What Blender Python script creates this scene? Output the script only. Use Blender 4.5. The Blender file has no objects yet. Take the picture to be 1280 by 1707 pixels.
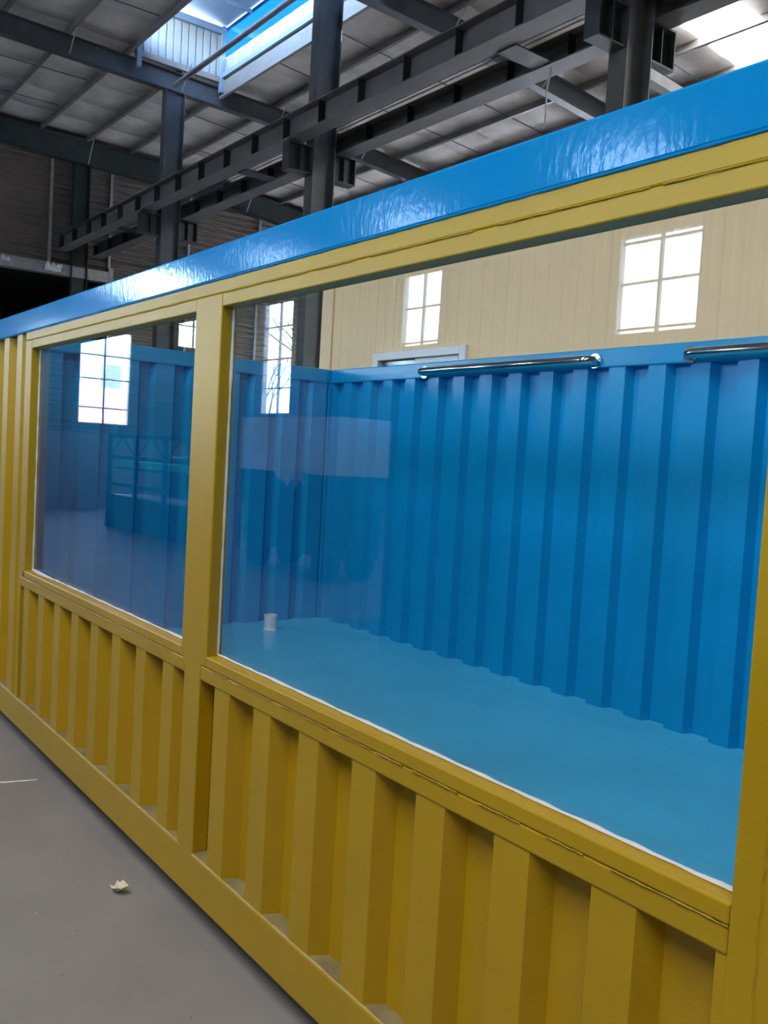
import bpy, bmesh, math, random
from mathutils import Vector, Matrix
random.seed(7)
S = bpy.context.scene
COL = S.collection

# ------------------------------------------------------------------ camera
YAW, PITCH, ROLL = 52.6367, -3.4028, 3.2856
a, p, r = (math.radians(v) for v in (YAW, PITCH, ROLL))
fw = Vector((-math.sin(a) * math.cos(p), math.cos(a) * math.cos(p), math.sin(p)))
rt = Vector((math.cos(a), math.sin(a), 0))
up = rt.cross(fw)
r2 = math.cos(r) * rt + math.sin(r) * up
u2 = -math.sin(r) * rt + math.cos(r) * up
cam = bpy.data.cameras.new('camera')
cam.sensor_fit = 'VERTICAL'
cam.sensor_height = 36.0
cam.lens = 36.0 * 1488.37 / 1707.0
cam.clip_start = 0.05
cam.clip_end = 400
co = bpy.data.objects.new('camera', cam)
COL.objects.link(co)
m = Matrix((r2, u2, -fw)).transposed().to_4x4()
m.translation = Vector((0, -1.5136, 1.7425))
co.matrix_world = m
S.camera = co

# ------------------------------------------------------------------ world, exposure
W = bpy.data.worlds.new('sky')
S.world = W
W.use_nodes = True
nt = W.node_tree
nt.nodes.clear()
wo = nt.nodes.new('ShaderNodeOutputWorld')
bg = nt.nodes.new('ShaderNodeBackground')
sk = nt.nodes.new('ShaderNodeTexSky')
sk.sky_type = 'NISHITA'
sk.sun_disc = False
sk.sun_elevation = math.radians(62)
sk.sun_rotation = math.radians(15)
sk.air_density = 1.0
sk.dust_density = 2.0
sk.ozone_density = 3.0
bg.inputs['Strength'].default_value = 5.0
nt.links.new(sk.outputs[0], bg.inputs[0])
nt.links.new(bg.outputs[0], wo.inputs[0])
sun = bpy.data.lights.new('sun', 'SUN')
sun.energy = 30.0
sun.angle = 0.009
sun.color = (1.0, 0.95, 0.87)
so = bpy.data.objects.new('sun', sun)
COL.objects.link(so)
so.rotation_euler = Vector((math.sin(math.radians(15)) * math.cos(math.radians(62)), math.cos(math.radians(15)) * math.cos(math.radians(62)), math.sin(math.radians(62)))).to_track_quat('Z', 'Y').to_euler()
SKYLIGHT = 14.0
vs = S.view_settings
vs.view_transform = 'Standard'
vs.look = 'None'
vs.gamma = 1.0
vs.use_curve_mapping = False
vs.exposure = 1.15
try:
    S.cycles.max_bounces = 10
    S.cycles.diffuse_bounces = 5
    S.cycles.glossy_bounces = 4
    S.cycles.transmission_bounces = 8
    S.cycles.transparent_max_bounces = 16
    S.cycles.caustics_reflective = False
    S.cycles.caustics_refractive = False
    S.cycles.sample_clamp_indirect = 8.0
    S.cycles.use_denoising = True
except Exception:
    pass

# ------------------------------------------------------------------ materials
def lin(r, g, b):
    f = lambda c: (c / 255 / 12.92) if c / 255 <= 0.04045 else ((c / 255 + 0.055) / 1.055) ** 2.4
    return (f(r), f(g), f(b), 1)

def mat(name, col, rough=0.5, metal=0.0, var=0.0, vscale=4.0, bump=0.0, bscale=60.0, bstretch=None, col2=None, coat=0.0, spec=0.5):
    M = bpy.data.materials.new(name)
    M.use_nodes = True
    t = M.node_tree
    b = t.nodes['Principled BSDF']
    b.inputs['Base Color'].default_value = col
    b.inputs['Roughness'].default_value = rough
    b.inputs['Metallic'].default_value = metal
    b.inputs['Specular IOR Level'].default_value = spec
    b.inputs['Coat Weight'].default_value = coat
    b.inputs['Coat Roughness'].default_value = 0.06
    tc = t.nodes.new('ShaderNodeTexCoord')
    if var > 0:
        n = t.nodes.new('ShaderNodeTexNoise')
        n.inputs['Scale'].default_value = vscale
        n.inputs['Detail'].default_value = 6
        n.inputs['Roughness'].default_value = 0.6
        t.links.new(tc.outputs['Object'], n.inputs['Vector'])
        cr = t.nodes.new('ShaderNodeValToRGB')
        c2 = col2 or tuple(max(0, c * (1 - var)) for c in col[:3]) + (1,)
        c1 = col if col2 else tuple(min(1, c * (1 + var)) for c in col[:3]) + (1,)
        cr.color_ramp.elements[0].position = 0.35
        cr.color_ramp.elements[1].position = 0.65
        cr.color_ramp.elements[0].color = c2
        cr.color_ramp.elements[1].color = c1
        t.links.new(n.outputs['Fac'], cr.inputs[0])
        t.links.new(cr.outputs[0], b.inputs['Base Color'])
    if bump > 0:
        n2 = t.nodes.new('ShaderNodeTexNoise')
        n2.inputs['Scale'].default_value = bscale
        n2.inputs['Detail'].default_value = 3
        src = tc.outputs['Object']
        if bstretch:
            mp = t.nodes.new('ShaderNodeMapping')
            mp.inputs['Scale'].default_value = bstretch
            t.links.new(src, mp.inputs['Vector'])
            src = mp.outputs[0]
        t.links.new(src, n2.inputs['Vector'])
        bp = t.nodes.new('ShaderNodeBump')
        bp.inputs['Strength'].default_value = bump
        bp.inputs['Distance'].default_value = 0.01
        t.links.new(n2.outputs['Fac'], bp.inputs['Height'])
        t.links.new(bp.outputs[0], b.inputs['Normal'])
        if coat:
            t.links.new(bp.outputs[0], b.inputs['Coat Normal'])
    return M

def glass_mat(name, tint, wob, scale):
    M = bpy.data.materials.new(name)
    M.use_nodes = True
    t = M.node_tree
    t.nodes.clear()
    out = t.nodes.new('ShaderNodeOutputMaterial')
    mx = t.nodes.new('ShaderNodeMixShader')
    tr = t.nodes.new('ShaderNodeBsdfTransparent')
    tr.inputs[0].default_value = tint
    gl = t.nodes.new('ShaderNodeBsdfGlossy')
    gl.inputs['Roughness'].default_value = 0.0
    fr = t.nodes.new('ShaderNodeFresnel')
    ge = t.nodes.new('ShaderNodeNewGeometry')
    mr = t.nodes.new('ShaderNodeMapRange')       # the same reflectance on both faces of the pane
    mr.inputs['To Min'].default_value = 1.42
    mr.inputs['To Max'].default_value = 1 / 1.42
    t.links.new(ge.outputs['Backfacing'], mr.inputs['Value'])
    t.links.new(mr.outputs[0], fr.inputs['IOR'])
    if wob:
        tc = t.nodes.new('ShaderNodeTexCoord')
        n = t.nodes.new('ShaderNodeTexNoise')
        n.inputs['Scale'].default_value = scale
        n.inputs['Detail'].default_value = 0
        bp = t.nodes.new('ShaderNodeBump')
        bp.inputs['Strength'].default_value = wob
        bp.inputs['Distance'].default_value = 0.01
        t.links.new(tc.outputs['Object'], n.inputs['Vector'])
        t.links.new(n.outputs['Fac'], bp.inputs['Height'])
        t.links.new(bp.outputs[0], gl.inputs['Normal'])
    t.links.new(fr.outputs[0], mx.inputs[0])
    t.links.new(tr.outputs[0], mx.inputs[1])
    t.links.new(gl.outputs[0], mx.inputs[2])
    t.links.new(mx.outputs[0], out.inputs[0])
    return M

def emit_mat(name, col, s):
    M = bpy.data.materials.new(name)
    M.use_nodes = True
    b = M.node_tree.nodes['Principled BSDF']
    b.inputs['Base Color'].default_value = (0.8, 0.8, 0.8, 1)
    b.inputs['Emission Color'].default_value = col
    b.inputs['Emission Strength'].default_value = s
    return M

YEL = mat('yellow_paint', (0.50, 0.31, 0.005, 1), 0.40, spec=0.5, bump=0.06, bscale=160, var=0.05, vscale=3)
YELW = mat('yellow_weld', (0.46, 0.31, 0.012, 1), 0.35, bump=0.5, bscale=220)
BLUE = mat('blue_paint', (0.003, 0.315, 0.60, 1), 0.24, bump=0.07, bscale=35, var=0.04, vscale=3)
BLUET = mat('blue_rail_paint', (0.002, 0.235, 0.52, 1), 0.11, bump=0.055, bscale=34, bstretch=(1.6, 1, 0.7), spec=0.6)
BLUE_LIT = mat('blue_paint_lit_copy', (0.085, 0.58, 0.84, 1), 0.22, bump=0.04, bscale=8, var=0.06, vscale=2)  # same blue paint, lightened to stand for light falling from above
GLASS = glass_mat('pool_glass', (0.955, 0.975, 0.975, 1), 0.02, 2.2)
WGLASS = glass_mat('window_glass', (0.93, 0.95, 0.95, 1), 0, 1)
DUST_GLINT = mat('dusty_edge_highlight', (0.50, 0.39, 0.14, 1), 0.7)  # dust plus the highlight on the rail edge, both put into the colour
DUST = mat('dust_on_yellow', (0.25, 0.20, 0.085, 1), 0.85, var=0.2, vscale=9)
BGLASS = glass_mat('blue_translucent_sheet', (0.03, 0.14, 0.23, 1), 0, 1)
SIL = mat('white_sealant', (0.75, 0.76, 0.76, 1), 0.5)
CHROME = mat('stainless_steel', (0.72, 0.71, 0.68, 1), 0.12, metal=1.0)
WHITE = mat('white_plastic', (0.85, 0.82, 0.84, 1), 0.35)
CONC = mat('concrete', (0.30, 0.282, 0.265, 1), 0.62, var=0.3, vscale=1.1, bump=0.12, bscale=30, col2=(0.24, 0.225, 0.21, 1))
STEEL = mat('dark_steel_paint', (0.065, 0.074, 0.082, 1), 0.5, var=0.18, vscale=2)
GIRD = mat('grey_girder_paint', (0.115, 0.112, 0.115, 1), 0.5, var=0.12, vscale=2)
STEELD = mat('dark_green_steel_paint', (0.018, 0.027, 0.028, 1), 0.5, var=0.2, vscale=2)
GALV = mat('galvanised_steel', (0.30, 0.31, 0.32, 1), 0.45, metal=0.3, var=0.12, vscale=5)
PURL = mat('grey_purlin_paint', (0.15, 0.147, 0.145, 1), 0.5, var=0.1, vscale=3)
FOIL = mat('insulation_quilt', (0.52, 0.485, 0.46, 1), 0.6, var=0.14, vscale=2.2, bump=0.6, bscale=5)
CLAD = mat('brown_grey_cladding', (0.13, 0.112, 0.098, 1), 0.55, var=0.12, vscale=1.5)
MASON = mat('grey_render', (0.20, 0.205, 0.21, 1), 0.8, var=0.12, vscale=1.5)
CREAM = mat('cream_panel', (0.95, 0.70, 0.40, 1), 0.5, var=0.03, vscale=1)
WFRAME = mat('white_aluminium', (0.80, 0.80, 0.83, 1), 0.35)
VOID = mat('painted_room_darkness', (0.004, 0.004, 0.004, 1), 0.9)  # near-black colour stands in for the darkness of the room beyond
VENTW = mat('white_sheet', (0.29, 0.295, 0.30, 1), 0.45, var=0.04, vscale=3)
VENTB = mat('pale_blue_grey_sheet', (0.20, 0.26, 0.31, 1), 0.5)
PEACH = mat('warm_grey_flashing', (0.22, 0.19, 0.16, 1), 0.5, var=0.1, vscale=6)
SKYL = emit_mat('skylight_and_fill_glow', (1, 1, 1, 1), SKYLIGHT)
NAVY = mat('dark_navy_paint', (0.008, 0.014, 0.022, 1), 0.6)
PALE = mat('pale_panel', (0.88, 0.89, 0.91, 1), 0.5, var=0.06, vscale=3)
GREEN = mat('green_sheet', (0.08, 0.62, 0.36, 1), 0.6)
TEAL = mat('dark_teal_paint', (0.012, 0.05, 0.055, 1), 0.5)
WALLP = mat('pale_render', (0.45, 0.46, 0.50, 1), 0.8)
PINK = mat('red_render', (0.62, 0.17, 0.17, 1), 0.8)
DARKG = mat('dark_window_glass', (0.10, 0.13, 0.17, 1), 0.1)
GRASS = mat('yard_ground', (0.48, 0.465, 0.44, 1), 0.9, var=0.1, vscale=0.3)
BARK = mat('bark', (0.12, 0.10, 0.085, 1), 0.9)
PAPER = mat('yellowed_paper', (0.80, 0.72, 0.30, 1), 0.6, var=0.3, vscale=40, col2=(0.78, 0.72, 0.66, 1))
SCRAP = mat('clear_plastic_scrap', (0.75, 0.76, 0.77, 1), 0.15)
CABLE = mat('grey_cable', (0.45, 0.45, 0.44, 1), 0.5)

# pale and dark specks on the concrete
t_ = CONC.node_tree
pb_ = t_.nodes['Principled BSDF']
src_ = pb_.inputs['Base Color'].links[0].from_socket
vo_ = t_.nodes.new('ShaderNodeTexVoronoi')
vo_.inputs['Scale'].default_value = 9
vo_.inputs['Randomness'].default_value = 1.0
tc_ = t_.nodes.new('ShaderNodeTexCoord')
t_.links.new(tc_.outputs['Object'], vo_.inputs['Vector'])
cr_ = t_.nodes.new('ShaderNodeValToRGB')
cr_.color_ramp.elements[0].position = .025
cr_.color_ramp.elements[0].color = (1, 1, 1, 1)
cr_.color_ramp.elements[1].position = .05
cr_.color_ramp.elements[1].color = (0, 0, 0, 1)
t_.links.new(vo_.outputs['Distance'], cr_.inputs[0])
mx_ = t_.nodes.new('ShaderNodeMix')
mx_.data_type = 'RGBA'
t_.links.new(cr_.outputs[0], mx_.inputs[0])
t_.links.new(src_, mx_.inputs[6])
bw_ = t_.nodes.new('ShaderNodeMix')
bw_.data_type = 'RGBA'
sp_ = t_.nodes.new('ShaderNodeSeparateColor')
t_.links.new(vo_.outputs['Color'], sp_.inputs[0])
t_.links.new(sp_.outputs[0], bw_.inputs[0])
bw_.inputs[6].default_value = (.09, .08, .075, 1)
bw_.inputs[7].default_value = (.55, .53, .50, 1)
t_.links.new(bw_.outputs[2], mx_.inputs[7])
t_.links.new(mx_.outputs[2], pb_.inputs['Base Color'])

# ------------------------------------------------------------------ mesh helpers
class MB:
    def __init__(s):
        s.v, s.f = [], []
    def quad(s, a, b, c, d):
        n = len(s.v)
        s.v += [tuple(a), tuple(b), tuple(c), tuple(d)]
        s.f.append((n, n + 1, n + 2, n + 3))
        return s
    def box(s, x0, x1, y0, y1, z0, z1):
        n = len(s.v)
        s.v += [(x0, y0, z0), (x1, y0, z0), (x1, y1, z0), (x0, y1, z0), (x0, y0, z1), (x1, y0, z1), (x1, y1, z1), (x0, y1, z1)]
        s.f += [tuple(n + i for i in q) for q in ((0, 3, 2, 1), (4, 5, 6, 7), (0, 1, 5, 4), (1, 2, 6, 5), (2, 3, 7, 6), (3, 0, 4, 7))]
        return s
    def prism(s, prof, ends):
        """prof: list of points for each end, given as two lists of 3D points"""
        A, B = ends
        n = len(s.v)
        k = len(A)
        s.v += [tuple(q) for q in A] + [tuple(q) for q in B]
        for i in range(k):
            j = (i + 1) % k
            s.f.append((n + i, n + j, n + k + j, n + k + i))
        s.f.append(tuple(n + i for i in reversed(range(k))))
        s.f.append(tuple(n + k + i for i in range(k)))
        return s
    def bar(s, p0, p1, w, h, upv=(0, 0, 1)):
        p0, p1 = Vector(p0), Vector(p1)
        d = (p1 - p0).normalized()
        sd = d.cross(Vector(upv))
        if sd.length < 1e-4:
            sd = d.cross(Vector((1, 0, 0)))
        sd.normalize()
        u = sd.cross(d)
        q = [sd * (-w / 2) + u * (-h / 2), sd * (w / 2) + u * (-h / 2), sd * (w / 2) + u * (h / 2), sd * (-w / 2) + u * (h / 2)]
        return s.prism(None, ([p0 + e for e in q], [p1 + e for e in q]))
    def tube(s, pts, r, n=10, cap=True, jit=0.0):
        pts = [Vector(q) for q in pts]
        base = len(s.v)
        last = None
        for i, q in enumerate(pts):
            d = (pts[min(i + 1, len(pts) - 1)] - pts[max(i - 1, 0)]).normalized()
            if last is None:
                e = d.cross(Vector((0, 0, 1)))
                if e.length < 1e-3:
                    e = d.cross(Vector((1, 0, 0)))
            else:
                e = last - d * last.dot(d)
            e.normalize()
            last = e
            g = d.cross(e)
            rr = (r[i] if isinstance(r, (list, tuple)) else r) * (1 + random.uniform(-jit, jit))
            for k in range(n):
                t = 2 * math.pi * k / n
                s.v.append(tuple(q + e * math.cos(t) * rr + g * math.sin(t) * rr))
        for i in range(len(pts) - 1):
            for k in range(n):
                k2 = (k + 1) % n
                s.f.append((base + i * n + k, base + i * n + k2, base + (i + 1) * n + k2, base + (i + 1) * n + k))
        if cap:
            s.f.append(tuple(base + k for k in reversed(range(n))))
            s.f.append(tuple(base + (len(pts) - 1) * n + k for k in range(n)))
        return s
    def lathe(s, prof, c=(0, 0, 0), n=24):
        base = len(s.v)
        for (rr, z) in prof:
            for k in range(n):
                t = 2 * math.pi * k / n
                s.v.append((c[0] + rr * math.cos(t), c[1] + rr * math.sin(t), c[2] + z))
        for i in range(len(prof) - 1):
            for k in range(n):
                k2 = (k + 1) % n
                s.f.append((base + i * n + k, base + i * n + k2, base + (i + 1) * n + k2, base + (i + 1) * n + k))
        return s
    def ibeam(s, p0, p1, depth, fwid, ft=0.014, wt=0.010):
        """I beam between two points on its top centre line, web vertical"""
        p0, p1 = Vector(p0), Vector(p1)
        d = p1 - p0
        sd = Vector((d.y, -d.x, 0)).normalized()
        z = Vector((0, 0, 1))
        def sec(q, w, z0, z1):
            return [q - sd * w / 2 + z * z0, q + sd * w / 2 + z * z0, q + sd * w / 2 + z * z1, q - sd * w / 2 + z * z1]
        for w, z0, z1 in ((fwid, -ft, 0), (wt, -depth + ft, -ft), (fwid, -depth, -depth + ft)):
            s.prism(None, (sec(p0, w, z0, z1), sec(p1, w, z0, z1)))
        return s
    def build(s, name, material, parent=None, bevel=0, smooth=False, off=None, kind=None, fix=True):
        me = bpy.data.meshes.new(name)
        o3 = Vector(off) if off is not None else (world_loc(parent) if parent else Vector((0, 0, 0)))
        me.from_pydata([tuple(Vector(q) - o3) for q in s.v], [], s.f)
        if fix:
            bm = bmesh.new()
            bm.from_mesh(me)
            bmesh.ops.recalc_face_normals(bm, faces=bm.faces)
            bm.to_mesh(me)
            bm.free()
        me.materials.append(material)
        if smooth:
            for q in me.polygons:
                q.use_smooth = True
        o = bpy.data.objects.new(name, me)
        COL.objects.link(o)
        if parent:
            o.parent = parent
        elif off is not None:
            o.location = off
        if bevel:
            b = o.modifiers.new('bevel', 'BEVEL')
            b.width = bevel
            b.segments = 2
            b.limit_method = 'ANGLE'
        if kind:
            o['kind'] = kind
        return o

def world_loc(o):
    l = Vector((0, 0, 0))
    while o:
        l = l + Vector(o.location)
        o = o.parent
    return l

def tag(o, label=None, cat=None, group=None, kind=None):
    if label: o['label'] = label
    if cat: o['category'] = cat
    if group: o['group'] = group
    if kind: o['kind'] = kind
    return o

def thing(name, loc, label, cat, group=None, kind=None):
    o = bpy.data.objects.new(name, None)
    o.empty_display_size = 0.2
    COL.objects.link(o)
    o.location = loc
    return tag(o, label, cat, group, kind)

def copy_tree(o, parent=None):
    c = o.copy()
    COL.objects.link(c)
    if parent:
        c.parent = parent
    for ch in list(o.children):
        copy_tree(ch, c)
    return c

# ------------------------------------------------------------------ the hall
XL, XR, YF, YB, GZ = -24.7, 12.0, -10.6, 21.0, -0.10
def zr(y):                       # top of the rafters
    if y < 2: return 9.79 - .05 * (2 - y)
    if y < 9: return 9.79 - .022 * (y - 2)
    return 9.636 - .085 * (y - 9)
ROOFZ = lambda y: zr(y) + 0.19    # underside of the quilt, on the purlins

fl = MB().box(XL - 0.2, XR + 0.2, YF - 0.2, YB + 0.2, GZ - 0.2, GZ).build('floor', CONC)
tag(fl, 'bare grey concrete factory floor with small specks', 'floor', kind='structure')

def rects_minus(y0, y1, z0, z1, holes):
    ys = sorted({y0, y1, *[min(max(h[k], y0), y1) for h in holes for k in (0, 1)]})
    zs = sorted({z0, z1, *[min(max(h[k], z0), z1) for h in holes for k in (2, 3)]})
    out = []
    for i in range(len(ys) - 1):
        for j in range(len(zs) - 1):
            c = ((ys[i] + ys[i + 1]) / 2, (zs[j] + zs[j + 1]) / 2)
            if not any(h[0] < c[0] < h[1] and h[2] < c[1] < h[3] for h in holes):
                out.append((ys[i], ys[i + 1], zs[j], zs[j + 1]))
    return out

def cladding(mb, rects, place, pitch=0.17, depth=0.055):
    """horizontally ribbed sheet; place(a, d, z) -> point, d is depth towards the hall"""
    for (y0, y1, z0, z1) in rects:
        k0 = math.floor(z0 / pitch)
        prof = []
        k = k0
        while k * pitch < z1 + pitch:
            for fz, d in ((0.0, 0.0), (0.40, 0.0), (0.55, depth), (0.85, depth)):
                z = (k + fz) * pitch
                if z0 < z < z1:
                    prof.append((z, d))
            k += 1
        prof = [(z0, 0.0)] + prof + [(z1, 0.0)]
        for (za, da), (zb, db) in zip(prof, prof[1:]):
            mb.quad(place(y0, da, za), place(y1, da, za), place(y1, db, zb), place(y0, db, zb))
    return mb

def make_window(name, place, a0, a1, z0, z1, rails, mid, label):
    """place(a, d, z); steel window in a wall: frame, glazing bars, one pane per light"""
    c = place((a0 + a1) / 2, 0, z0)
    w = thing(name, c, label, 'window', kind='structure')
    def bx(mb, u0, u1, d0, d1, v0, v1):
        P, Q = place(u0, d0, v0), place(u1, d1, v1)
        mb.box(min(P[0], Q[0]), max(P[0], Q[0]), min(P[1], Q[1]), max(P[1], Q[1]), v0, v1)
    f = MB()
    for u0, u1, v0, v1 in ((a0, a0 + .04, z0, z1), (a1 - .04, a1, z0, z1), (a0 + .04, a1 - .04, z0, z0 + .04), (a0 + .04, a1 - .04, z1 - .04, z1)):
        bx(f, u0, u1, -.06, .075, v0, v1)
    f.build('window_frame', GALV, w)
    vb = [a0 + .04, mid, a1 - .04]
    zb = [z0 + .04] + rails + [z1 - .04]
    b = MB()
    bx(b, mid - .025, mid + .025, -.04, .02, z0 + .04, z1 - .04)
    b.build('glazing_bar', GALV, w)
    for z in rails:
        b = MB()
        for u0, u1 in ((a0 + .04, mid - .025), (mid + .025, a1 - .04)):
            bx(b, u0, u1, -.04, .02, z - .018, z + .018)
        b.build('glazing_bar', GALV, w)
    for i in range(2):
        for j in range(len(zb) - 1):
            g = MB()
            bx(g, vb[i] + (.025 if i else 0), vb[i + 1] - (0 if i else .025), -.012, -.006, zb[j] + (.018 if j else 0), zb[j + 1] - (.018 if j < len(zb) - 2 else 0))
            g.build('pane', WGLASS, w)
    return w

def portal(loc, rot, sx, sy):
    l = bpy.data.lights.new('daylight_portal', 'AREA')
    l.shape = 'RECTANGLE'
    l.size, l.size_y = sx, sy
    l.cycles.is_portal = True
    o = bpy.data.objects.new('daylight_portal', l)
    COL.objects.link(o)
    o.location = loc
    o.rotation_euler = rot

# left gable wall, seen at the back left and mirrored in the left pane
plL = lambda y, d, z: (XL + d, y, z)
holesL = [(-7.93, -6.46, 2.24, 4.85), (-10.3, -9.28, 4.64, 5.7), (-9.7, -8.0, 5.85, 6.75), (1.2, 7.3, GZ, 6.1)]
mb = cladding(MB(), rects_minus(YF, YB, 2.0, 10.3, holesL), plL)
wl = mb.build('wall_left', CLAD, fix=False)
tag(wl, 'dark brown-grey gable wall of horizontal ribbed cladding at the far end', 'wall', kind='structure')
lo = MB()
for (y0, y1, z0, z1) in rects_minus(YF, YB, GZ, 2.0, holesL):
    lo.box(XL - .2, XL + .06, y0, y1, z0, z1)
lo.build('plinth', MASON, wl)
def post(y0, y1, x1, z0, z1, name, material):
    return MB().box(XL + 0.035, x1, y0, y1, z0, z1).build(name, material, wl)
for y in (5.68, 7.28, 9.6, 11.9, 2.9):
    post(y - .035, y + .035, XL + .12, 6.36 if y < 7.29 else 2.0, zr(y) - .42, 'cladding_post', GALV)
lt = MB().box(XL + .035, XL + .30, 1.0, 7.22, 6.10, 6.13).box(XL + .035, XL + .05, 1.0, 7.22, 6.13, 6.36).box(XL + .035, XL + .30, 1.0, 7.22, 6.36, 6.39).box(XL + .27, XL + .285, 1.0, 7.22, 6.13, 6.36)
lt.build('lintel_beam', GALV, wl)
post(7.22, 7.34, XL + .30, GZ, 6.5, 'jamb_post', GALV)
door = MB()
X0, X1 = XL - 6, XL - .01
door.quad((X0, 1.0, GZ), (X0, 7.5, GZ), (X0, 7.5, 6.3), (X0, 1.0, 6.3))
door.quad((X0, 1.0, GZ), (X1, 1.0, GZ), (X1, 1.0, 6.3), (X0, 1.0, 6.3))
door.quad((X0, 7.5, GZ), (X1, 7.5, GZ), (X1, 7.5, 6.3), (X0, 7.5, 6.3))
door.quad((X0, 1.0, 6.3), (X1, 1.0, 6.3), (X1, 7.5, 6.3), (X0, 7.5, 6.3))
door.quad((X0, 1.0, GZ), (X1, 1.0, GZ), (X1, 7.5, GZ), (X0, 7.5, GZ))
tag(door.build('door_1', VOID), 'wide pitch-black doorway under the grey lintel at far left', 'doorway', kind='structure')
make_window('window_1', plL, -7.93, -6.46, 2.24, 4.85, [2.70, 3.50, 4.15], -7.2, 'tall steel window in the gable wall, mirrored in the left pane')
make_window('window_2', plL, -10.3, -9.28, 4.64, 5.7, [5.3], -9.8, 'small high steel window in the gable wall near the corner')
make_window('window_11', plL, -9.7, -8.0, 5.85, 6.75, [6.3], -8.85, 'upper gable window mirrored in the blue rail above the left pane')
portal((XL - .08, -7.2, 3.55), (0, math.radians(-90), 0), 2.6, 1.47)

# wall behind the photographer, seen only mirrored in the glass and the blue rail
plF = lambda x, d, z: (x, YF + d, z)
K = 12.2
wins = [(-.808 * K, -.675 * K, 1.7425 + .180 * K, 1.7425 + .322 * K, [.195, .257, .312]),
        (-1.285 * K, -1.178 * K, 1.7425 + .200 * K, 1.7425 + .340 * K, [.209, .27]),
        (-1.784 * K, -1.659 * K, 1.7425 + .083 * K, 1.7425 + .340 * K, [.141, .205, .276]),
        (-.30 * K, -.17 * K, 1.7425 + .180 * K, 1.7425 + .322 * K, [.195, .257, .312]),
        (.20 * K, .33 * K, 1.7425 + .180 * K, 1.7425 + .322 * K, [.195, .257, .312])]  # unseen window added as fill light from the right
for u in (-.80, -1.265, -1.73, -.30, .20):  # the last one is unseen and added as fill light
    wins.append(((u - .065) * K, (u + .065) * K, 1.7425 + .398 * K, 1.7425 + .436 * K, [.417]))
holesF = [w[:4] for w in wins]
mb = cladding(MB(), rects_minus(XL, XR, 2.0, 10.3, holesF), plF)
wf = mb.build('wall_front', CLAD, fix=False)
tag(wf, 'ribbed brown-grey side wall with tall windows, mirrored in the glass', 'wall', kind='structure')
lo = MB()
for (x0, x1, z0, z1) in rects_minus(XL, XR, GZ, 2.0, holesF):
    lo.box(x0, x1, YF - .2, YF + .06, z0, z1)
lo.build('plinth', MASON, wf)
wl_ = ['wide window mirrored as the brightest panes on the right', 'window mirrored above the white office window frame', 'tall window mirrored beside the yellow mullion',
       'side wall window beyond the right edge of the view', 'second side wall window beyond the right edge, added for fill light',
       'upper window mirrored in the blue rail at far right', 'upper window mirrored in the blue rail above the office window', 'upper window mirrored in the blue rail right of the mullion',
       'upper side wall window beyond the right edge of the view', 'second upper side wall window beyond the right edge, added for fill light']
for i, (x0, x1, z0, z1, rl) in enumerate(wins):
    make_window('window_%d' % (i + 3), plF, x0, x1, z0, z1, [1.7425 + q * K for q in rl], (x0 + x1) / 2, wl_[i])
    portal(((x0 + x1) / 2, YF - .08, (z0 + z1) / 2), (math.radians(90), 0, 0), x1 - x0, z1 - z0)

plB = lambda x, d, z: (x, YB - d, z)
wb_ = MB()
holesB = [(-22.5 + 6 * k, -18.0 + 6 * k, 2.6, 6.2) for k in (0, 4)]  # unseen openings added so daylight bounces up to the roof
for (x0, x1, z0, z1) in rects_minus(XL, XR, GZ, 10.0, holesB):
    wb_.box(x0, x1, YB, YB + .2, z0, z1)
wb_ = wb_.build('wall_back', CLAD)
tag(wb_, 'far side wall of the hall behind the office', 'wall', kind='structure')
for k, h in enumerate(holesB):
    make_window('window_%d' % (12 + k), plB, *h, [3.8, 5.0], (h[0] + h[1]) / 2, 'large unseen far side window added to light the roof, number %d from the gable' % (k + 1))
    portal(((h[0] + h[1]) / 2, YB + .08, (h[2] + h[3]) / 2), (math.radians(-90), 0, 0), h[1] - h[0], h[3] - h[2])
wr_ = MB().box(XR, XR + .2, YF, YB, GZ, 10.3).build('wall_right', CLAD)
tag(wr_, 'plain gable wall at the right-hand end of the hall', 'wall', kind='structure')

# roof: quilt strips between the rafters, purlins below, lit skylight strips, all but one added for light
ceil = thing('ceiling', (XL, 5.0, 9.9), 'grey quilted insulation roof underside on steel purlins', 'ceiling', kind='structure')
PUR = [4.15 + 1.19 * k for k in range(-12, 15)]
PUR = [y for y in PUR if YF + .2 < y < YB - .2]
MON = (-18.45, -9.0, 5.45, 7.45)
SKX_FAR = [(-9.90, -8.80), (-3.9, -2.80)]  # the first strip is in view, the second is unseen and added for light
SKX_NEAR_ADDED = [(-3.9, -2.8), (2.1, 3.2)]  # unseen glowing strips added to light the container front and pool
SKY_FAR, SKY_NEAR = (11.35, 17.5), (-8.5, -2.5)
xs = {XL, XR, MON[0], MON[1]}
for q in SKX_FAR + SKX_NEAR_ADDED: xs |= set(q)
xs = sorted(xs)
cells = []
for x0, x1 in zip(xs, xs[1:]):
    n = max(1, round((x1 - x0) / 1.2))
    for i in range(n):
        cells.append((x0 + (x1 - x0) * i / n, x0 + (x1 - x0) * (i + 1) / n))
def in_hole(x, y):
    return ((MON[0] < x < MON[1] and MON[2] < y < MON[3]) or (SKY_FAR[0] < y < SKY_FAR[1] and any(q[0] < x < q[1] for q in SKX_FAR))
            or (SKY_NEAR[0] < y < SKY_NEAR[1] and any(q[0] < x < q[1] for q in SKX_NEAR_ADDED)))
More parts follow.
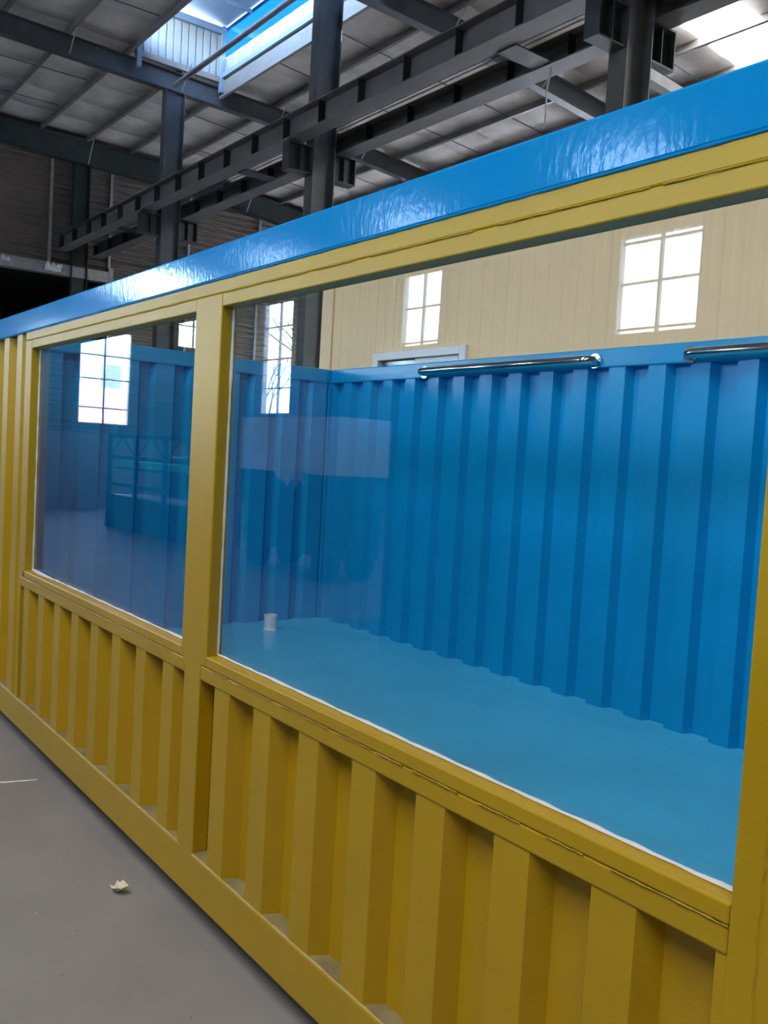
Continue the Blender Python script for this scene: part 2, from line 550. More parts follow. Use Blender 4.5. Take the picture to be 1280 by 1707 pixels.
def quilt(x0, x1, y0, y1):
    mb = MB()
    n = max(2, int((y1 - y0) / 0.298))
    rows = []
    for i in range(n + 1):
        y = y0 + (y1 - y0) * i / n
        ph = ((y - 4.15) / 1.19) % 1.0
        sag = 0.035 * math.sin(math.pi * ph) + random.uniform(-.006, .006)
        z = ROOFZ(y)
        rows.append([(x0, y, z + .012), (x0 + .04, y, z - sag), ((x0 + x1) / 2, y, z - sag - .02), (x1 - .04, y, z - sag), (x1, y, z + .012)])
    b = 0
    for R in rows: mb.v += R
    for i in range(n):
        for k in range(4):
            mb.f.append((i * 5 + k, i * 5 + k + 1, (i + 1) * 5 + k + 1, (i + 1) * 5 + k))
    q = mb.build('insulation_strip', FOIL, ceil, fix=False, smooth=True)
for x0, x1 in cells:
    xm = (x0 + x1) / 2
    ys = sorted([YF, 2.0, YB, *MON[2:], *SKY_FAR, *SKY_NEAR]) if any(in_hole(xm, y) for y in (6, 12, -5)) else [YF, 2.0, YB]
    for y0, y1 in zip(ys, ys[1:]):
        if y1 - y0 > .01 and not in_hole(xm, (y0 + y1) / 2):
            quilt(x0, x1, y0, y1)
deck = MB()
dx = sorted({XL - .2, XR + .2, MON[0], MON[1], *[v for q in SKX_FAR + SKX_NEAR_ADDED for v in q]})
dy = sorted({YF - .2, 2.0, 9.0, YB + .2, *MON[2:], *SKY_FAR, *SKY_NEAR})
for xa, xb in zip(dx, dx[1:]):
    for ya, yb in zip(dy, dy[1:]):
        if not in_hole((xa + xb) / 2, (ya + yb) / 2):
            deck.quad((xa, ya, ROOFZ(ya) + .06), (xb, ya, ROOFZ(ya) + .06), (xb, yb, ROOFZ(yb) + .06), (xa, yb, ROOFZ(yb) + .06))
deck.build('roof_deck', VENTB, ceil, fix=False)
for xx, (y0, y1) in ((SKX_FAR, SKY_FAR), (SKX_NEAR_ADDED, SKY_NEAR)):
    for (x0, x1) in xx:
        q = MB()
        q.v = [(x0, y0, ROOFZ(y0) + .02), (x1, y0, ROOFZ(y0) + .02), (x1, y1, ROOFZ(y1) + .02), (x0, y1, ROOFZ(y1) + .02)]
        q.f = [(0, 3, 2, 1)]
        s_ = q.build('skylight_or_fill_sheet', SKYL, ceil, fix=False)
        s_['label'] = 'bright white translucent roof sheet, all but one added for light'
for y in PUR:
    z = ROOFZ(y) - .02
    for x0, x1 in ([(XL + .1, MON[0] - .1), (MON[1] + .1, XR)] if MON[2] < y < MON[3] else [(XL + .1, XR)]):
        mb = MB()
        mb.box(x0, x1, y - .006, y + .006, z - .17, z)
        mb.box(x0, x1, y + .006, y + .07, z - .012, z)
        mb.box(x0, x1, y - .07, y - .006, z - .17, z - .158)
        mb.box(x0, x1, y - .07, y - .058, z - .158, z - .135)
        mb.build('purlin', PURL, ceil)
# thin sag rods between the purlins
for x in (-22.6, -20.6, -16.6, -14.6, -10.6, -8.0):
    mb = MB()
    for s0, s1 in ((5.2, -1.0), (7.5, 15.0)):
        mb.tube([(x, s0, ROOFZ(s0) - .12), (x, s1, ROOFZ(s1) - .12)], .009, 5)
    mb.build('sag_rod', STEELD, ceil)

# rafters at every frame
FR = [-24.45, -18.6, -12.6, -6.55, -0.5, 5.5]
rl = ['far gable rafter above the ribbed wall, nearly black', 'dark steel rafter crossing left of the roof vent', 'dark steel rafter on the second column from the far end',
      'dark steel rafter over the nearest column', 'dark steel rafter above the photographer', 'dark steel rafter beyond the right edge']
for i, x in enumerate(FR):
    R = thing('roof_rafter', (x, 5.0, zr(5.0)), rl[i], 'rafter', 'roof rafters across the hall')
    dz = .62 if i == 0 else .40
    mb = MB()
    for y0, y1 in ((YF + .1, 2.0), (2.0, 9.0), (9.0, YB - .1)):
        mb.ibeam((x, y0, zr(y0)), (x, y1, zr(y1)), dz, .20, .016, .012)
    mb.build('rafter_beam', STEELD if i == 0 else STEEL, R)
    for y in PUR[::2]:
        if 2 < y < 15:
            z = zr(y)
            for s_ in (1,):
                MB().tube([(x + .1, y, z - dz + .03), (x + .55, y, z + .08)], .014, 6).build('fly_brace', GALV, R)

# middle row of columns with crane corbels
cl = ['black column against the gable wall under the far rafter', 'dark steel column nearest the gable, carrying both runway beams', 'tall dark steel column passing behind the roof vent and runway beam',
      'nearest steel column at upper right with a pale knee brace']
CY = 6.4
ccs = [(-24.45, 0), (-18.6, 1), (-12.6, 2), (-6.45, 3), (-0.5, 4)]
for x, i in ccs:
    lab = cl[i] if i < 4 else 'steel column behind the office at the right edge'
    C = thing('steel_column', (x, CY, GZ), lab, 'column', 'columns of the middle row')
    zt = zr(CY) - (.62 if i == 0 else .40)
    mt = STEELD if i == 0 else STEEL
    d, w = .21, .24
    mb = MB()
    mb.box(x - w / 2, x + w / 2, CY - d, CY - d + .016, GZ, zt).box(x - w / 2, x + w / 2, CY + d - .016, CY + d, GZ, zt).box(x - .006, x + .006, CY - d + .016, CY + d - .016, GZ, zt)
    mb.build('shaft', mt, C)
    if i == 0:
        continue
    k = MB()
    for ya, yb in ((CY - .64, CY - d), (CY + d, CY + .62)):
        k.box(x - .10, x + .10, ya, yb, 6.64, 6.66).box(x - .10, x + .10, ya, yb, 6.22, 6.24).box(x - .008, x + .008, ya, yb, 6.24, 6.64)
    k.box(x - .10, x + .10, CY - .655, CY - .64, 6.22, 6.66).box(x - .10, x + .10, CY + .62, CY + .635, 6.22, 6.66)
    ko = k.build('corbel', STEELD, C)
    for yy in (CY - .42, CY + .42):
        MB().box(x + .008, x + .085, yy - .006, yy + .006, 6.24, 6.64).build('stiffener', STEELD, ko)
    if i == 3:
        MB().bar((x, CY + .21, 6.12), (x, CY + 2.4, 5.98), .12, .12).build('knee_brace', GALV if i == 3 else STEEL, C)

# crane runway beams, stiffeners, rail and conductor bars
for nm, yb, lab in (('front', 5.9, 'long crane runway beam nearer the camera, in front of the columns'), ('rear', 6.8, 'long crane runway beam behind the column row')):
    R = thing('runway_beam', (-12, yb, 6.61), lab, 'crane beam', 'crane runway beams')
    z0, z1 = (6.70, 7.08) if nm == 'front' else (6.665, 6.97)
    MB().ibeam((-24.3, yb, z1), (8, yb, z1), z1 - z0, .29, .016, .01).build('girder', GIRD, R)
    x = -24.1
    while x < 0:
        mb = MB().box(x - .006, x + .006, yb - .125, yb - .005, z0 + .016, z1 - .016).box(x - .006, x + .006, yb + .005, yb + .125, z0 + .016, z1 - .016)
        mb.build('stiffener', STEELD, R)
        x += 1.03
    MB().box(-24.3, 8, yb - .025, yb + .025, z1, z1 + .05).build('crane_rail', STEELD, R)
    if nm == 'rear':
        for k in range(3):
            MB().tube([(-24.2, yb - .16, z1 + .05 + .055 * k), (7, yb - .16, z1 + .05 + .055 * k)], .009, 6).build('conductor_bar', GALV, R)
    else:
        for x in (-20.5, -14.6, -8.0, -2.4):
            MB().box(x - .16, x + .16, yb + .13, 6.67, 6.68, 6.70).build('tie_plate', STEELD, R)

# raised ridge vent
V = thing('roof_vent', (MON[0], 6.4, 9.95), 'raised white-clad ridge vent letting in blue sky', 'roof vent')
x0, x1, y0, y1 = MON
n = 12
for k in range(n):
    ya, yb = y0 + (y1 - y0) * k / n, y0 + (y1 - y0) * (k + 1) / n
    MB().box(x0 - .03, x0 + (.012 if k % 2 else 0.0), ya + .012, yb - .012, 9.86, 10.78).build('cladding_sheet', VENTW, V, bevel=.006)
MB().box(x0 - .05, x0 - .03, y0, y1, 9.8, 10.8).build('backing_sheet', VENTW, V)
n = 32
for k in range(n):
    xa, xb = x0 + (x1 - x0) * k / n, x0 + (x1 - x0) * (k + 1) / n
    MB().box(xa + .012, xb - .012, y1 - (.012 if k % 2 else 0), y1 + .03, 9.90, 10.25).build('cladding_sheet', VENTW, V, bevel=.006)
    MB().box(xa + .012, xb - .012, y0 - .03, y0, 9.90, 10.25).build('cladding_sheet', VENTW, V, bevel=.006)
MB().box(x0 - .03, x1, y1 - .09, y1 - .01, 9.80, 9.90).build('curb_rail', VENTB, V)
MB().box(x0 - .03, x1, y1 - .02, y1 + .02, 9.42, 9.80).build('flashing', PEACH, V)
MB().box(x0 - .03, x1, y1 - .06, y1 - .02, 9.41, 9.46).build('edge_trim', PEACH, V)
MB().box(x0, x0 + .08, y0, y1, 9.72, 9.84).build('curb_rail', PEACH, V)
MB().box(x0, x0 + .10, y0, y1, 10.74, 10.88).build('head_beam', VENTB, V)
for yy in (y0 + .06, y1 - .06):
    MB().box(x0 + .02, x0 + .12, yy - .05, yy + .05, 9.5, 10.9).build('corner_post', VENTB, V)
    MB().box(x1 - .12, x1 - .02, yy - .05, yy + .05, 9.5, 10.9).build('corner_post', VENTB, V)
MB().box(x0 - .03, x1, y1 + .003, y1 + .009, 10.26, 10.91).build('blue_glazing', BGLASS, V)
MB().box(x1, x1 + .03, y0, y1, 9.86, 10.9).build('end_sheet', VENTW, V)
for k in range(8):
    xa, xb = x0 - .2 + (x1 - x0 + .4) * k / 8, x0 - .2 + (x1 - x0 + .4) * (k + 1) / 8
    mb = MB()
    mb.prism(None, ([(xa, y0 - .3, 10.90), (xa, 6.45, 11.02), (xa, 6.45, 11.05), (xa, y0 - .3, 10.93)], [(xb - .015, y0 - .3, 10.90), (xb - .015, 6.45, 11.02), (xb - .015, 6.45, 11.05), (xb - .015, y0 - .3, 10.93)]))
    mb.prism(None, ([(xa, 6.45, 11.02), (xa, y1 + .1, 10.92), (xa, y1 + .1, 10.95), (xa, 6.45, 11.05)], [(xb - .015, 6.45, 11.02), (xb - .015, y1 + .1, 10.92), (xb - .015, y1 + .1, 10.95), (xb - .015, 6.45, 11.05)]))
    mb.build('vent_roof_sheet', VENTB, V)
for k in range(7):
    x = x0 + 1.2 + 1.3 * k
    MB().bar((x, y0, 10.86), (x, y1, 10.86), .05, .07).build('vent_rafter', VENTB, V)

P = MB().tube([(-18.1, 6.2, 9.24), (-12.4, 6.2, 9.30), (-6.6, 6.2, 9.30)], .055, 12).build('service_pipe', GALV, smooth=True)
tag(P, 'pale round pipe running under the roof vent', 'pipe')

# cables and scraps
cb = MB().tube([(-7.92, 6.72, 6.66), (-7.95, 6.72, 6.50), (-7.99, 6.74, 6.40), (-7.98, 6.74, 6.10), (-7.99, 6.74, 5.95)], .011, 6).build('hanging_cable', CABLE, smooth=True)
tag(cb, 'short pale cable hanging below the rear runway beam', 'cable')
def scrap(loc, sx, sy, lab):
    mb = MB()
    n = 7
    for i in range(n):
        for j in range(5):
            mb.v.append((loc[0] + random.uniform(0, .10), loc[1] + sx * (i / (n - 1) - .5) + random.uniform(-.02, .02), loc[2] + sy * (j / 4) * (0.4 + random.random() * .8)))
    for i in range(n - 1):
        for j in range(4):
            mb.f.append((i * 5 + j, i * 5 + j + 1, (i + 1) * 5 + j + 1, (i + 1) * 5 + j))
    o = mb.build('plastic_scrap', SCRAP, off=loc)
    tag(o, lab, 'scrap')
scrap((XL + .31, 5.72, 6.16), .42, .22, 'crumpled shiny plastic scrap caught on the grey lintel, larger one')
scrap((XL + .31, 4.52, 6.22), .22, .14, 'small shiny plastic scrap on the lintel at the left edge')

# ------------------------------------------------------------------ cream site office behind the container
O = thing('site_office', (-4, 5, GZ), 'cream sandwich-panel office with a white window behind the pool', 'office')
ox0, ox1, oy0, oy1, oz = -8.57, 3.2, 4.0, 5.95, 4.05
MB().box(ox0 + .02, ox1, oy0 + .05, oy1, GZ, oz).build('core', CREAM, O)
WX0, WX1, WZ0, WZ1 = -7.52, -6.10, 1.30, 2.82
def ribbed(mb, xa, xb, za, zb):
    n = max(1, round((xb - xa) / .15))
    pts = []
    for i in range(n):
        u = xa + (xb - xa) * i / n
        w = (xb - xa) / n
        pts += [(u, 0.0), (u + w * .40, 0.0), (u + w * .60, .007), (u + w * .82, .007)]
    pts.append((xb, 0.0))
    for (u0, d0), (u1, d1) in zip(pts, pts[1:]):
        mb.quad((u0, oy0 + d0, za), (u1, oy0 + d1, za), (u1, oy0 + d1, zb), (u0, oy0 + d0, zb))
    mb.quad((xa, oy0, za), (xa, oy0 + .05, za), (xa, oy0 + .05, zb), (xa, oy0, zb))
    mb.quad((xb, oy0, za), (xb, oy0, zb), (xb, oy0 + .05, zb), (xb, oy0 + .05, za))
xs_ = [ox0 + .24]
while xs_[-1] < ox1: xs_.append(xs_[-1] + .95)
MB().box(ox0, ox0 + .22, oy0 - .012, oy0 + .05, GZ, oz).build('corner_trim', CREAM, O, bevel=.008)
MB().box(ox0, ox0 + .03, oy0 + .05, oy1, GZ, oz).build('side_panel', CREAM, O)
for xa, xb in zip(xs_, xs_[1:]):
    xb2 = min(xb, ox1) - .0015
    for (u0, u1, v0, v1) in rects_minus(xa, xb2, GZ, oz, [(WX0, WX1, WZ0, WZ1)]):
        mb = MB()
        ribbed(mb, u0, u1, v0, v1)
        mb.build('wall_panel', CREAM, O, fix=False)
MB().box(ox0, ox1, oy0 - .03, oy1, oz, oz + .06).build('roof_edge', CREAM, O)
wf_ = MB()
for u0, u1, v0, v1 in ((WX0, WX0 + .09, WZ0, WZ1), (WX1 - .09, WX1, WZ0, WZ1), (WX0 + .09, WX1 - .09, WZ0, WZ0 + .09), (WX0 + .09, WX1 - .09, WZ1 - .08, WZ1)):
    wf_.box(u0, u1, oy0 - .035, oy0 + .045, v0, v1)
wfo = wf_.build('window_frame', WFRAME, O, bevel=.006)
MB().box(WX0 + .09, -6.86, oy0 + .03, oy0 + .04, WZ0 + .09, WZ1 - .08).build('dark_pane', DARKG, wfo)
MB().box(-6.86, WX1 - .13, oy0 - .005, oy0 + .02, WZ0 + .09, WZ1 - .085).build('white_sash', WFRAME, wfo, bevel=.006)

# ------------------------------------------------------------------ the container pool
C = thing('pool_container', (-3.4, 1.5, GZ), 'yellow corrugated container pool with glass sides and blue interior', 'container')
ZT, ZBB, ZW, ZS, ZSB, ZRL, ZF = 2.5, 2.371, 2.2694, .959, .860, .173, .282
W0o, W0, M1, M2, N1, N2, P1, P2, Q1, Q2 = -5.579, -5.456, -3.257, -3.037, -3.222, -3.083, -.863, -.64, 1.53, 1.75
EX, WB, GY = -6.67, 2.915, .052
LX, RX = -8.9, 1.9
FD = .066
def part(name, m_, *boxes, bevel=.005, parent=C):
    mb = MB()
    for b in boxes: mb.box(*b)
    return mb.build(name, m_, parent, bevel=bevel)
part('bottom_rail', YEL, (LX, RX, 0, .10, 0, ZRL), bevel=.008)
part('top_rail', BLUET, (LX, RX, -.003, .10, ZBB, ZT), bevel=.007)
zmid = 2.319
part('header_tube', YEL, (W0o, RX, 0, FD, zmid, ZBB), bevel=.005)
part('header_tube', YEL, (W0, M1, 0.001, FD, ZW, zmid), bevel=.004)
part('header_tube', YEL, (M2, P1, 0.001, FD, ZW, zmid), bevel=.004)
part('header_tube', YEL, (P2, Q1, 0.001, FD, ZW, zmid), bevel=.004)
zm2 = .916
for xa, xb, la, lb in ((W0, M1, W0o + .04, N1), (M2, P1, N2, P1), (P2, Q1, P2, Q1)):
    part('sill_tube', YEL, (xa - (.03 if xa == W0 else 0), xb, 0, FD, zm2 + .001, ZS), bevel=.005)
for xa, xb in ((W0o + .04, N1), (N2, P1), (P2, Q1)):
    part('sill_tube', YEL, (xa, xb, 0.001, FD, ZSB, zm2), bevel=.005)
part('window_post', YEL, (W0o, W0, 0, FD, zm2 + .0005, zmid), bevel=.004)
part('window_post', YEL, (W0o, W0o + .041, 0, FD, ZRL, zm2), bevel=.004)
mb = MB()
zj = zm2 + .001
oc = [(N1, ZRL - .01), (N2, ZRL - .01), (N2, zj - .012), (N2 + .012, zj), (M2, zj), (M2, zmid + .0005), (M1, zmid + .0005), (M1, zj), (N1 - .012, zj), (N1, zj - .012)]
mb.prism(None, ([(u, 0, v) for u, v in oc], [(u, FD, v) for u, v in oc]))
mb.build('window_post', YEL, C, bevel=.005)
part('window_post', YEL, (P1, P2, -.001, FD, ZRL - .01, zmid + .0005), bevel=.006)
part('window_post', YEL, (Q1, RX, 0, FD, ZRL, zmid), bevel=.006)
# weld beads along the double tubes
def bead(name, pts, rr, m_):
    return MB().tube(pts, rr, 5, jit=.35).build(name, m_, C)
def line(xa, xb, z, y=-.0005, step=.02):
    n = max(2, int((xb - xa) / step))
    return [(xa + (xb - xa) * i / n, y + random.uniform(-.0006, .0006), z + random.uniform(-.0007, .0007)) for i in range(n + 1)]
for xa, xb in ((-5.3, -3.35), (M2 + .02, P1), (P2, 1.4)):
    x = xa
    while x < xb - .1:
        L = min(random.uniform(.12, .45), xb - x)
        bead('weld_or_glint_bead', line(x, x + L, zmid), .0018, YELW)
        x += L + random.uniform(.02, .10)
    x = xa + .03
    while x < xb - .05:
        L = min(random.uniform(.08, .30), xb - x)
        bead('weld_or_glint_bead', line(x, x + L, zm2), .0022, YELW)
        x += L + random.uniform(.02, .09)
bead('weld_or_glint_bead', line(LX, RX, ZBB, y=-.001, step=.03), .003, BLUET)
bead('weld_or_glint_bead', line(LX, RX, ZRL - .001, y=.005, step=.03), .0045, DUST_GLINT)  # pale bead drawn as the dusty highlight along the rail's lip
bead('weld_or_glint_bead', [(P1 + .06 + random.uniform(-.003, .003), -.0005, .25 + .025 * k) for k in range(48)], .004, YEL)

def corrugated(name, place, a0, a1, z0, z1, starts, flat, slope, depth, m_):
    """folded sheet: outer flats start at 'starts', recessed in between"""
    pts = [(a0, depth)]
    for s0 in starts:
        for a_, d_ in ((s0 - slope, depth), (s0, 0), (s0 + flat, 0), (s0 + flat + slope, depth)):
            pts.append((a_, d_))
    pts.append((a1, depth))
    cl_ = []
    for a_, d_ in pts:
        a_ = min(max(a_, a0), a1)
        if not cl_ or a_ > cl_[-1][0] + 1e-5: cl_.append((a_, d_))
    mb = MB()
    n = len(cl_)
    for zz in (z0, z1):
        for a_, d_ in cl_: mb.v.append(place(a_, d_, zz))
    for zz in (z0, z1):
        for a_, d_ in cl_: mb.v.append(place(a_, d_ + .003, zz))
    for i in range(n - 1):
        mb.f.append((i, i + 1, n + i + 1, n + i))
        mb.f.append((2 * n + i, 3 * n + i, 3 * n + i + 1, 2 * n + i + 1))
        mb.f.append((n + i, n + i + 1, 3 * n + i + 1, 3 * n + i))
    o = mb.build(name, m_, C, bevel=.006)
    return o
front = lambda a_, d_, z: (a_, .005 + d_, z)
corrugated('front_panel', front, N2, P1, ZRL, ZSB + .01, [-2.963 + .2966 * k for k in range(8)], .116, .032, .060, YEL)
corrugated('front_panel', front, W0o + .045, N1, ZRL, ZSB + .01, [-5.468 + .2903 * k for k in range(8)], .104, .032, .060, YEL)
corrugated('front_panel', front, P2, Q1, ZRL, ZSB + .01, [-.58 + .2966 * k for k in range(8)], .116, .032, .060, YEL)
corrugated('front_panel', front, LX, W0o, ZRL, ZBB + .005, [-5.785 - .293 * k for k in reversed(range(11))], .112, .032, .060, YEL)
# glass, sealant
for k, (xa, xb) in enumerate(((W0, M1), (M2, P1), (P2, Q1))):
    g = MB().box(xa - .03 if k == 0 else xa, xb, GY, GY + .005, ZS, ZW).build('glass_pane', GLASS, C)
    bead('sealant_bead', line(xa, xb, ZS + .004, GY - .003, .05), .006, SIL)
    n = 25
    for x in (xa + .002, xb - .002):
        bead('sealant_bead', [(x, GY - .003, ZS + (ZW - ZS) * i / n) for i in range(n + 1)], .005, SIL)
bead('sealant_bead', [(-5.43, GY - .01, ZS + .008), (-5.30, GY - .016, ZS + .007), (-5.12, GY - .02, ZS + .008), (-5.0, GY - .014, ZS + .006)], [.008, .013, .012, .005], SIL)

part('dusty_ledge', DUST, (LX, RX, .008, .07, ZRL, ZRL + .003), bevel=0)
# interior
part('pool_floor', BLUE_LIT, (EX - .07, Q2, FD + .006, WB + .07, ZF - .05, ZF), bevel=0)
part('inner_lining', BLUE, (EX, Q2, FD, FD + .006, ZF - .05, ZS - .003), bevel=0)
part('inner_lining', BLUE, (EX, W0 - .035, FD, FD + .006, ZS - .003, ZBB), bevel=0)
back = lambda a_, d_, z: (a_, WB + d_, z)
corrugated('back_panel', back, EX - .07, Q2 + .1, ZF - .02, 2.385, [-2.62 - .115 + .2885 * k for k in range(-14, 16)], .122, .024, .066, BLUE)
part('top_rail', BLUE, (LX, RX, WB - .012, WB + .09, 2.383, ZT), bevel=.008)
endp = lambda a_, d_, z: (EX - d_, a_, z)
corrugated('end_panel', endp, FD, WB + .06, ZF - .02, 2.385, [.12 + .289 * k for k in range(10)], .150, .036, .058, BLUE)
part('end_rail', BLUE, (EX - .09, EX + .012, .10, WB - .012, 2.383, ZT), bevel=.008)
part('corner_post', BLUE, (EX - .06, EX + .01, WB - .03, WB + .06, ZF, 2.384), bevel=.006)
part('right_end_panel', BLUE, (Q2, Q2 + .03, FD + .006, WB, ZF - .04, ZT), bevel=0)
part('outer_back_panel', YEL, (LX, RX, WB + .092, WB + .10, 0, 2.38), bevel=0)
part('base_frame', YEL, (LX, RX, .10, WB + .09, .06, ZRL), bevel=0)
part('left_end_panel', YEL, (LX, LX + .06, .10, WB - .012, ZRL, ZT), bevel=0)
for x in (-8.6, -3.2, 1.4):
    for y in (.35, 2.5):
        part('support_block', STEELD, (x - .15, x + .15, y, y + .2, GZ, .06), bevel=0)

# stainless grab bars on the back rail
def grab(xa, xb):
    z, y, yr = 2.425, WB - .085, WB - .012
    pts = [(xa, yr, z)]
    for t in (0, 30, 60, 90):
        t = math.radians(t)
        pts.append((xa + .06 - .06 * math.cos(t), y + .06 - .06 * math.sin(t), z))
    for t in (90, 60, 30, 0):
        t = math.radians(t)
        pts.append((xb - .06 + .06 * math.cos(t), y + .06 - .06 * math.sin(t), z))
    pts.append((xb, yr, z))
    o = MB().tube(pts, .030, 14).build('grab_bar', CHROME, C, smooth=True)
    o['label'] = 'polished stainless bar on the blue rail'
    for x in (xa, xb):
        MB().tube([(x, yr - .012, z), (x, yr + .001, z)], .046, 18).build('flange', CHROME, o)
grab(-5.36, -3.70)
grab(-3.02, -1.36)

cup = MB().lathe([(0, 0), (.058, 0), (.058, .010), (.053, .022), (.052, .10), (.053, .104), (.053, .128), (.047, .128), (.045, .03), (0, .03)], (-6.33, 2.21, ZF + .001)).build('plastic_cup', WHITE, off=(-6.33, 2.21, ZF + .001), smooth=False)
tag(cup, 'small white plastic cup standing on the blue pool floor', 'cup')

# scrap of paper on the floor
mb = MB()
random.seed(3)
c = Vector((-3.44, -.145, GZ))
side = Vector((.6, .8, 0))
deep = Vector((-.8, .6, 0))
outl = [(-.036, .026), (-.016, .030), (-.010, .050), (.002, .046), (.010, .056), (.034, .040), (.026, .026), (.018, .012), (-.006, .004), (-.014, .022)]
hub = c + side * .004 + Vector((0, 0, .034)) + deep * -.022
mb.v.append(tuple(hub))
for q, h in outl:
    mb.v.append(tuple(c + side * q * .68 + deep * random.uniform(-.02, .012) + Vector((0, 0, .014 + h * .5))))
for q, h in outl:
    mb.v.append(tuple(c + side * q * 1.25 + deep * random.uniform(-.006, .03) + Vector((0, 0, max(.001, h - .004)))))
k = len(outl)
for i in range(k):
    j = (i + 1) % k
    mb.f.append((0, 1 + i, 1 + j))
    mb.f.append((1 + i, 1 + k + i, 1 + k + j, 1 + j))
pp = mb.build('paper_scrap', PAPER, off=c)
tag(pp, 'crumpled yellow-white paper scrap on the concrete floor', 'litter')

mb = MB()
random.seed(5)
n = 14
for i in range(n + 1):
    t = i / n
    w_ = .010 * math.sin(math.pi * t) * random.uniform(.5, 1.2) + .001
    x, y = -4.925 + .07 * t, -.30 + .24 * t + random.uniform(-.006, .006)
    mb.v += [(x - w_ * .8, y + w_ * .6, GZ + .0005), (x, y, GZ + .004), (x + w_ * .8, y - w_ * .6, GZ + .0005)]
for i in range(n):
    for k in range(2):
        mb.f.append((i * 3 + k, i * 3 + k + 1, i * 3 + k + 4, i * 3 + k + 3))
st = mb.build('plaster_streak', SIL, off=(-4.89, -.18, GZ))
tag(st, 'thin whitish plaster streak on the concrete at the left edge', 'streak')

# ------------------------------------------------------------------ things seen mirrored in the glass
N = thing('dark_container', (-1.4, -4.8, GZ), 'dark navy container standing behind the photographer', 'container')
MB().box(-6.8, 4.0, -6.0, -3.66, .02, 2.69).build('body', NAVY, N)
mb = MB()
x = -6.65
while x < 3.8:
    mb.box(x, x + .11, -3.66, -3.62, .2, 2.55)
    x += .29
mb.build('ribs', NAVY, N, kind='stuff')
for x in (-6.8, 3.9):
    MB().box(x, x + .1, -3.70, -3.60, GZ, 2.73).build('corner_post', NAVY, N)
MB().box(-6.7, 3.9, -3.70, -3.60, 2.57, 2.73).build('top_rail', NAVY, N)
MB().box(-6.7, 3.9, -3.70, -3.60, GZ, .1).build('bottom_rail', NAVY, N)

B_ = thing('flatbed_cart', (-11.3, -6.1, GZ), 'dark flatbed cart mirrored behind the white crate', 'cart')
MB().box(-13.4, -10.2, -6.34, -5.42, .95, 1.46).build('bed', NAVY, B_)
MB().box(-13.2, -10.4, -6.25, -5.55, .25, .95).build('side_skirt', TEAL, B_)
for x in (-12.8, -10.8):
    for y in (-6.2, -5.6):
        MB().tube([(x, y - .09, .16), (x, y + .09, .16)], .26, 16).build('wheel', NAVY, B_)
crate = MB().box(-13.25, -10.35, -6.33, -5.40, 1.46, 2.29).build('white_crate', PALE, bevel=.01)
tag(crate, 'long white crate mirrored in the middle of the glass', 'crate')
mb = MB()
random.seed(11)
nn = 9
for i in range(nn):
    for j in range(4):
        mb.v.append((-12.0 + .9 * i / (nn - 1), -5.38 + random.uniform(0, .08), 1.50 - .07 * j * (0.3 + abs(math.sin(i * 1.3))) + (.15 if i < 2 else 0)))
for i in range(nn - 1):
    for j in range(3):
        mb.f.append((i * 4 + j, i * 4 + j + 1, (i + 1) * 4 + j + 1, (i + 1) * 4 + j))
tw = mb.build('torn_wrap', SCRAP, off=(-11.2, -5.38, 1.4))
tag(tw, 'torn white plastic wrap hanging below the mirrored crate', 'wrap')

K_ = thing('steel_rack', (-17.2, -5.6, GZ), 'dark steel rack with cross braces mirrored in the left pane', 'rack')
for x in (-19.5, -18.0, -16.5, -15.0):
    MB().box(x - .04, x + .04, -5.58, -5.50, GZ, 1.94).build('rack_post', NAVY, K_)
for z in (1.90, 1.45, .86):
    MB().box(-19.5, -15, -5.57, -5.51, z - .04, z + .04).build('rack_beam', NAVY, K_)
for x in (-19.5, -18.0, -16.5):
    MB().bar((x, -5.54, 1.45), (x + .75, -5.54, 1.9), .02, .03).build('cross_brace', NAVY, K_)
    MB().bar((x + 1.5, -5.54, 1.45), (x + .75, -5.54, 1.9), .02, .03).build('cross_brace', NAVY, K_)
MB().box(-19.6, -14.9, -6.4, -5.6, GZ, .62).build('rack_base', TEAL, K_)
MB().box(-19.5, -15.0, -6.15, -5.585, 1.2, 1.25).build('rack_tray', TEAL, K_)
gs = MB().box(-19.0, -16.2, -6.1, -5.60, 1.251, 1.39).build('green_sheet_stack', GREEN, bevel=.01)
tag(gs, 'flat green sheets lying in the mirrored steel rack', 'sheets')
MC = thing('machine_cabinet', (-19.2, -8.4, GZ), 'dark teal machine cabinet mirrored at the left of the left pane', 'machine')
MB().box(-21.8, -20.2, -8.8, -7.9, GZ, 1.5).build('body', TEAL, MC, bevel=.03)
MB().box(-21.5, -20.5, -7.9, -7.85, .5, 1.2).build('panel', NAVY, MC, bevel=.01)

# side-wall columns, mirrored
for i, x in enumerate((-24.3, -18.1, -12.2, -5.8, .2, 6.0)):
    c_ = thing('wall_column', (x, YF + .25, GZ), 'dark steel column on the side wall behind the photographer', 'column', 'side wall columns')
    MB().box(x - .12, x + .12, YF + .06, YF + .075, GZ, 8.3).box(x - .12, x + .12, YF + .43, YF + .445, GZ, 8.3).box(x - .006, x + .006, YF + .075, YF + .43, GZ, 8.3).build('shaft', STEEL, c_)

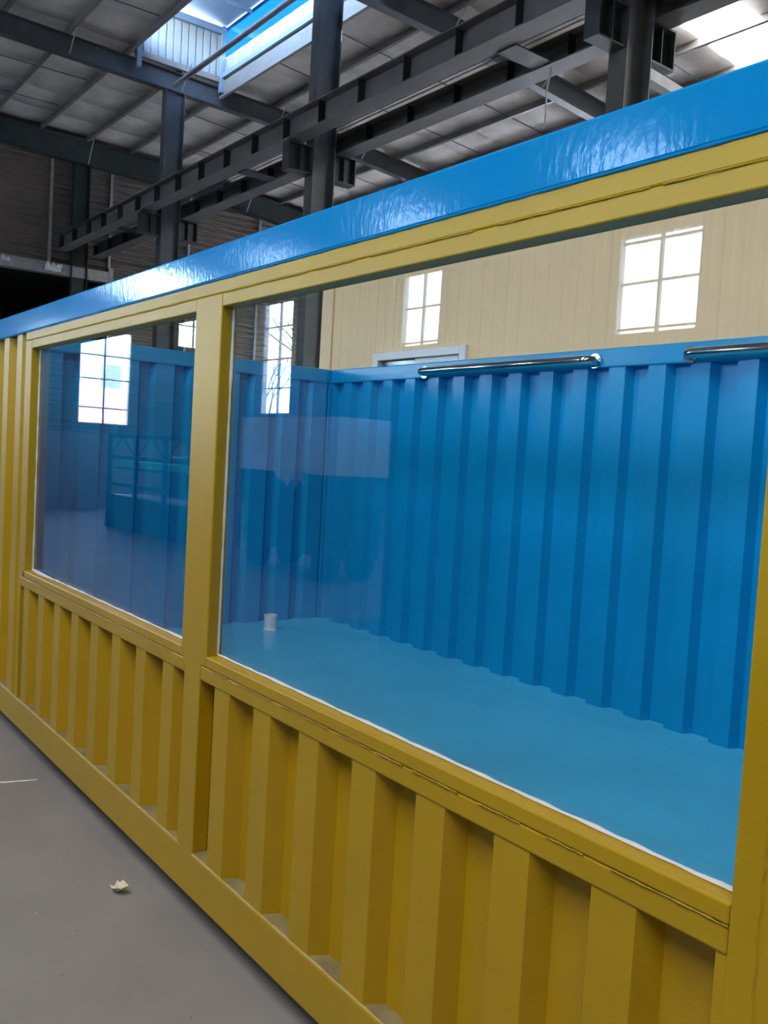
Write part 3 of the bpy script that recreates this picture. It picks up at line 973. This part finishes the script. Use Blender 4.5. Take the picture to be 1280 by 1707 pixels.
# ------------------------------------------------------------------ outside, seen through the mirrored windows
gd = MB().box(-120, 80, -120, 80, GZ - .4, GZ - .25).build('ground', GRASS)
tag(gd, 'grey yard ground outside the hall', 'ground', kind='structure')
def house(cx, cy, along, length, h, band, lab, lowm=None):
    H = thing('outside_building', (cx, cy, GZ), lab, 'building')
    d = 5
    if along == 'y':
        bx = lambda u0, u1, t0, t1, z0, z1: (cx - t1, cx - t0, cy + u0, cy + u1, z0, z1)
    else:
        bx = lambda u0, u1, t0, t1, z0, z1: (cx + u0, cx + u1, cy - t1, cy - t0, z0, z1)
    L = length / 2
    MB().box(*bx(-L, L, 0, d, GZ - .25, band)).build('lower_wall', lowm or PINK, H)
    MB().box(*bx(-L, L, 0, d, band, h)).build('upper_wall', WALLP, H)
    MB().box(*bx(-L - .3, L + .3, -.3, d, h, h + .3)).build('roof', WALLP, H)
    n = int(length / 4)
    for i in range(n):
        u = -L + 2 + 4 * i
        for z in (band + 1.2, band + 4.4):
            if z + 1.6 < h:
                MB().box(*bx(u - .7, u + .7, -.03, .02, z, z + 1.6)).build('window', DARKG, H)
        MB().box(*bx(u - .8, u + .8, -.03, .02, 1.0, 3.0)).build('window', WALLP, H)
house(-62, -8, 'y', 38, 8.0, 4.4, 'pale building with a red lower storey outside the gable window')
house(-20, -46, 'x', 60, 10.5, 4.2, 'long pale building across the yard outside the side windows', WALLP)
def tree(x, y, h, lab):
    T = thing('bare_tree', (x, y, GZ - .25), lab, 'tree', 'bare trees in the yard')
    mb = MB()
    def br(p0, d, L, rr, dep):
        p1 = p0 + d * L
        mb.tube([p0, (p0 + p1) / 2 + Vector((random.uniform(-.1, .1), random.uniform(-.1, .1), 0)) * L * .3, p1], [rr, rr * .85, rr * .7], 5)
        if dep:
            for _ in range(3):
                e_ = (d + Vector((random.uniform(-.7, .7), random.uniform(-.7, .7), random.uniform(-.1, .5)))).normalized()
                br(p1, e_, L * random.uniform(.6, .8), rr * .6, dep - 1)
    br(Vector((x, y, GZ - .25)), Vector((0, 0, 1)), h * .36, .14, 4)
    mb.build('trunk_and_branches', BARK, T)
for x, y, h, l in ((-35, -22, 8.5, 'bare tree mirrored through the tall window beside the mullion'), (-26, -23, 9, 'bare tree mirrored through the window above the office window'), (-47, -25, 9, 'bare tree farthest left in the yard outside')):
    tree(x, y, h, l)
